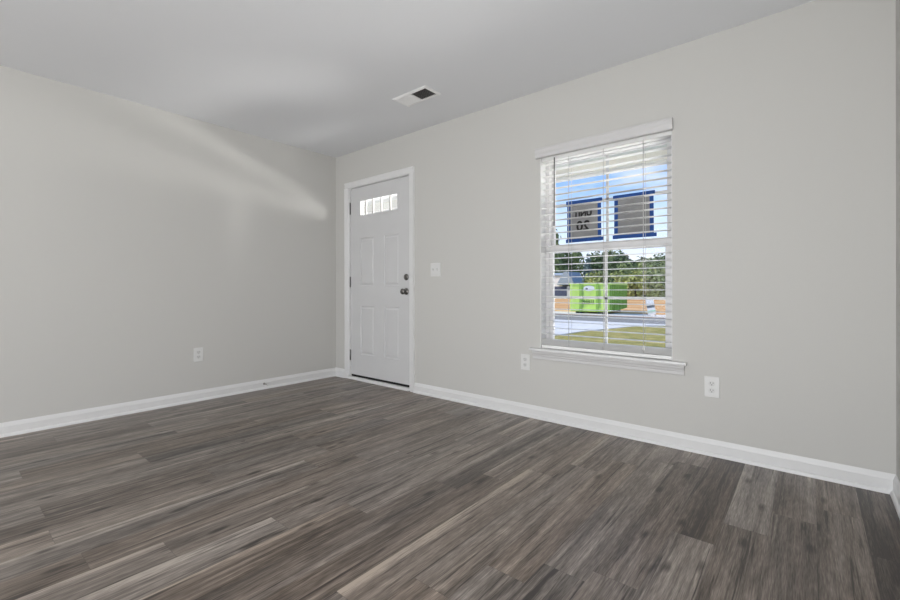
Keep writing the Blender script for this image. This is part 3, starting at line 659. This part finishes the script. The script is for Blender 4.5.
# vegetation
def foliage(blobs, n, size, seed):
    rr = random.Random(seed); b = bmesh.new()
    tw = sum(x[3] * x[3] for x in blobs)
    for (cx, cy, cz, r, sq) in blobs:
        for _ in range(int(n * r * r / tw)):
            d = Vector((rr.gauss(0, 1), rr.gauss(0, 1), rr.gauss(0, 1))).normalized(); rad = r * (0.55 + 0.5 * rr.random())
            p = Vector((cx, cy, cz)) + Vector((d.x * rad, d.y * rad, d.z * rad * sq))
            if p.z < 0.05: p.z = 0.05 + rr.random() * 0.3
            q = (d + Vector((rr.uniform(-.8, .8), rr.uniform(-.8, .8), rr.uniform(-.4, .9)))).normalized().to_track_quat('Z', 'Y')
            q = q @ Matrix.Rotation(rr.random() * 6.28, 3, 'Z').to_quaternion()
            s_ = size * rr.uniform(0.6, 1.3)
            pts = [(-s_, 0, 0), (-0.2 * s_, -0.45 * s_, 0.05 * s_), (s_, 0, -0.1 * s_), (-0.2 * s_, 0.45 * s_, 0.05 * s_)]
            b.faces.new([b.verts.new(p + q @ Vector(v)) for v in pts])
    return b
def tree_kind(name, m, seed, conic=False, h=10.0, w=3.2, n=1500, size=0.5):
    rr = random.Random(seed); bl = []
    if conic:
        for k in range(9):
            t = k / 8; r = w * (1 - 0.82 * t) * 0.75; bl.append((rr.uniform(-.2, .2), rr.uniform(-.2, .2), 1.0 + t * (h - 1.6), r, 0.75))
    else:
        for k in range(13):
            t = rr.random(); a = rr.random() * 6.28; q = w * 0.62 * math.sin(math.pi * (0.18 + 0.72 * t)); bl.append((q * math.cos(a), q * math.sin(a), h * (0.18 + 0.68 * t), w * rr.uniform(0.42, 0.62), 0.9))
        bl.append((0, 0, h * 0.5, w * 0.7, 1.3)); bl.append((0, 0, h * 0.85, w * 0.5, 1.0))
    s = MB(); s.merge(foliage(bl, n, size, seed)); me_f = s.build('foliage', m)
    t = MB(); t.cyl((0, 0, -0.1), (0.1, 0.05, h * 0.55), w * 0.07, w * 0.03, seg=9)
    for k in range(5):
        a = k * 1.3; z = h * (0.3 + 0.06 * k); t.cyl((0.05, 0.03, z), (math.cos(a) * w * 0.5, math.sin(a) * w * 0.5, z + h * 0.14), w * 0.025, w * 0.01, seg=6)
    me_t = t.build('trunk', M['bark'])
    a, b = me_f.data, me_t.data
    bpy.data.objects.remove(me_f); bpy.data.objects.remove(me_t)
    return a, b
KINDS = {'dark': tree_kind('dark', M['leaf_dark'], 1), 'mid': tree_kind('mid', M['leaf_mid'], 2, w=3.6), 'blue': tree_kind('blue', M['leaf_blue'], 3, True, w=3.0), 'bush': tree_kind('bush', M['leaf_yellow'], 4, h=2.6, w=2.0, n=700, size=0.28), 'shrub': tree_kind('shrub', M['leaf_mid'], 5, h=2.6, w=2.0, n=700, size=0.28)}
def plant(kind, x, y, hs, ws, label, name, cat, group, rz):
    e = empty(name, (x, y, G - 0.01), rz); e.scale = (ws, ws, hs); tag(e, label, cat, group)
    for n, me in (('foliage', KINDS[kind][0]), ('trunk', KINDS[kind][1])):
        o = bpy.data.objects.new(n, me); C.objects.link(o); o.parent = e
TREES = [  # px, Y, height/10, width, kind, label
    (551, 92, 1.62, 1.12, 'mid', 'tallest mid green tree, left end of the far tree line'),
    (563, 95, 1.12, 1.1, 'dark', 'dark green tree beside the tallest one behind the pale house'),
    (574, 90, 1.02, 1.0, 'mid', 'mid green tree behind the right end of the pale house'),
    (588, 82, 0.98, 1.0, 'blue', 'pointed blue green tree behind the dumpster'),
    (598, 92, 1.00, 1.15, 'dark', 'dark green tree directly behind the dumpster, right of the blue green one'),
    (610, 96, 0.96, 1.1, 'mid', 'mid green tree behind the middle muntin of the lower sash'),
    (619, 92, 1.02, 1.15, 'dark', 'dark tree behind the right end of the dumpster'),
    (631, 97, 0.74, 1.1, 'mid', 'lowest tree in the dip of the far tree line'),
    (641, 94, 0.80, 1.0, 'dark', 'small dark tree right of the dip in the tree line'),
    (652, 92, 0.92, 1.1, 'mid', 'mid green tree behind the leaning yard sign'),
    (662, 95, 1.02, 1.2, 'dark', 'dark green tree near the right jamb of the window'),
    (674, 91, 0.98, 1.2, 'mid', 'mid green tree cut by the right jamb of the window')]
def px_dir(px):
    v = fw + rt * ((px - 450) / F_PX); return v.x / v.y
for i, (px, y, hs, ws, k, lab) in enumerate(TREES):
    y = (80, 92, 104)[i % 3] + i * 0.2; hs *= (y / 92) * (0.86 if px > 645 else 1.0); ws *= y / 108
    x = 4.0797 + px_dir(px) * (y + 2.897)
    plant(k, x, y, hs, ws, lab, {'dark': 'broadleaf_tree', 'mid': 'broadleaf_tree', 'blue': 'conifer_tree'}[k], 'tree', 'trees along the far edge of the lots', i * 1.1)
for i, (px, y) in enumerate(((526, 120), (716, 114), (500, 96), (742, 92), (770, 108), (796, 94), (818, 116), (850, 92), (878, 106))):
    x = 4.0797 + px_dir(px) * (y + 2.897)
    plant(('mid', 'dark')[i % 2], x, y, 1.2, 1.2, 'green tree of the far tree line beyond the window edges', 'broadleaf_tree', 'tree', 'trees beyond the window edges', i * 0.7)
BUSH = [(604, 76, 1.15, 1.3, 'shrub', 'mid green shrub just behind the dumpster rim'), (617, 70, 1.0, 1.3, 'bush', 'yellow green bush behind the right end of the dumpster'),
        (627, 74, 1.35, 1.4, 'shrub', 'mid green bush right next to the dumpster, in front of the trees'), (636, 69, 1.1, 1.4, 'bush', 'yellow green bush between the dumpster and the yard sign'),
        (645, 74, 1.4, 1.3, 'shrub', 'mid green bush directly above the yard sign'), (653, 69, 1.0, 1.3, 'bush', 'yellow green bush just right of the yard sign'),
        (662, 73, 1.35, 1.5, 'shrub', 'mid green bush second from the right jamb'), (671, 69, 1.05, 1.4, 'bush', 'yellow green bush at the right jamb of the window'),
        (592, 77, 1.0, 1.2, 'bush', 'yellow green bush between the house and the dumpster top')]
for i, (px, y, hs, ws, k, lab) in enumerate(BUSH):
    y = (58, 65, 73)[i % 3] - (6 if px < 600 else 0); hs *= 1.45 * y / 72; ws *= y / 84
    x = 4.0797 + px_dir(px) * (y + 2.897)
    plant(k, x, y, hs, ws, lab, 'bush', 'bush', 'bushes at the edge of the dirt', i * 0.9)
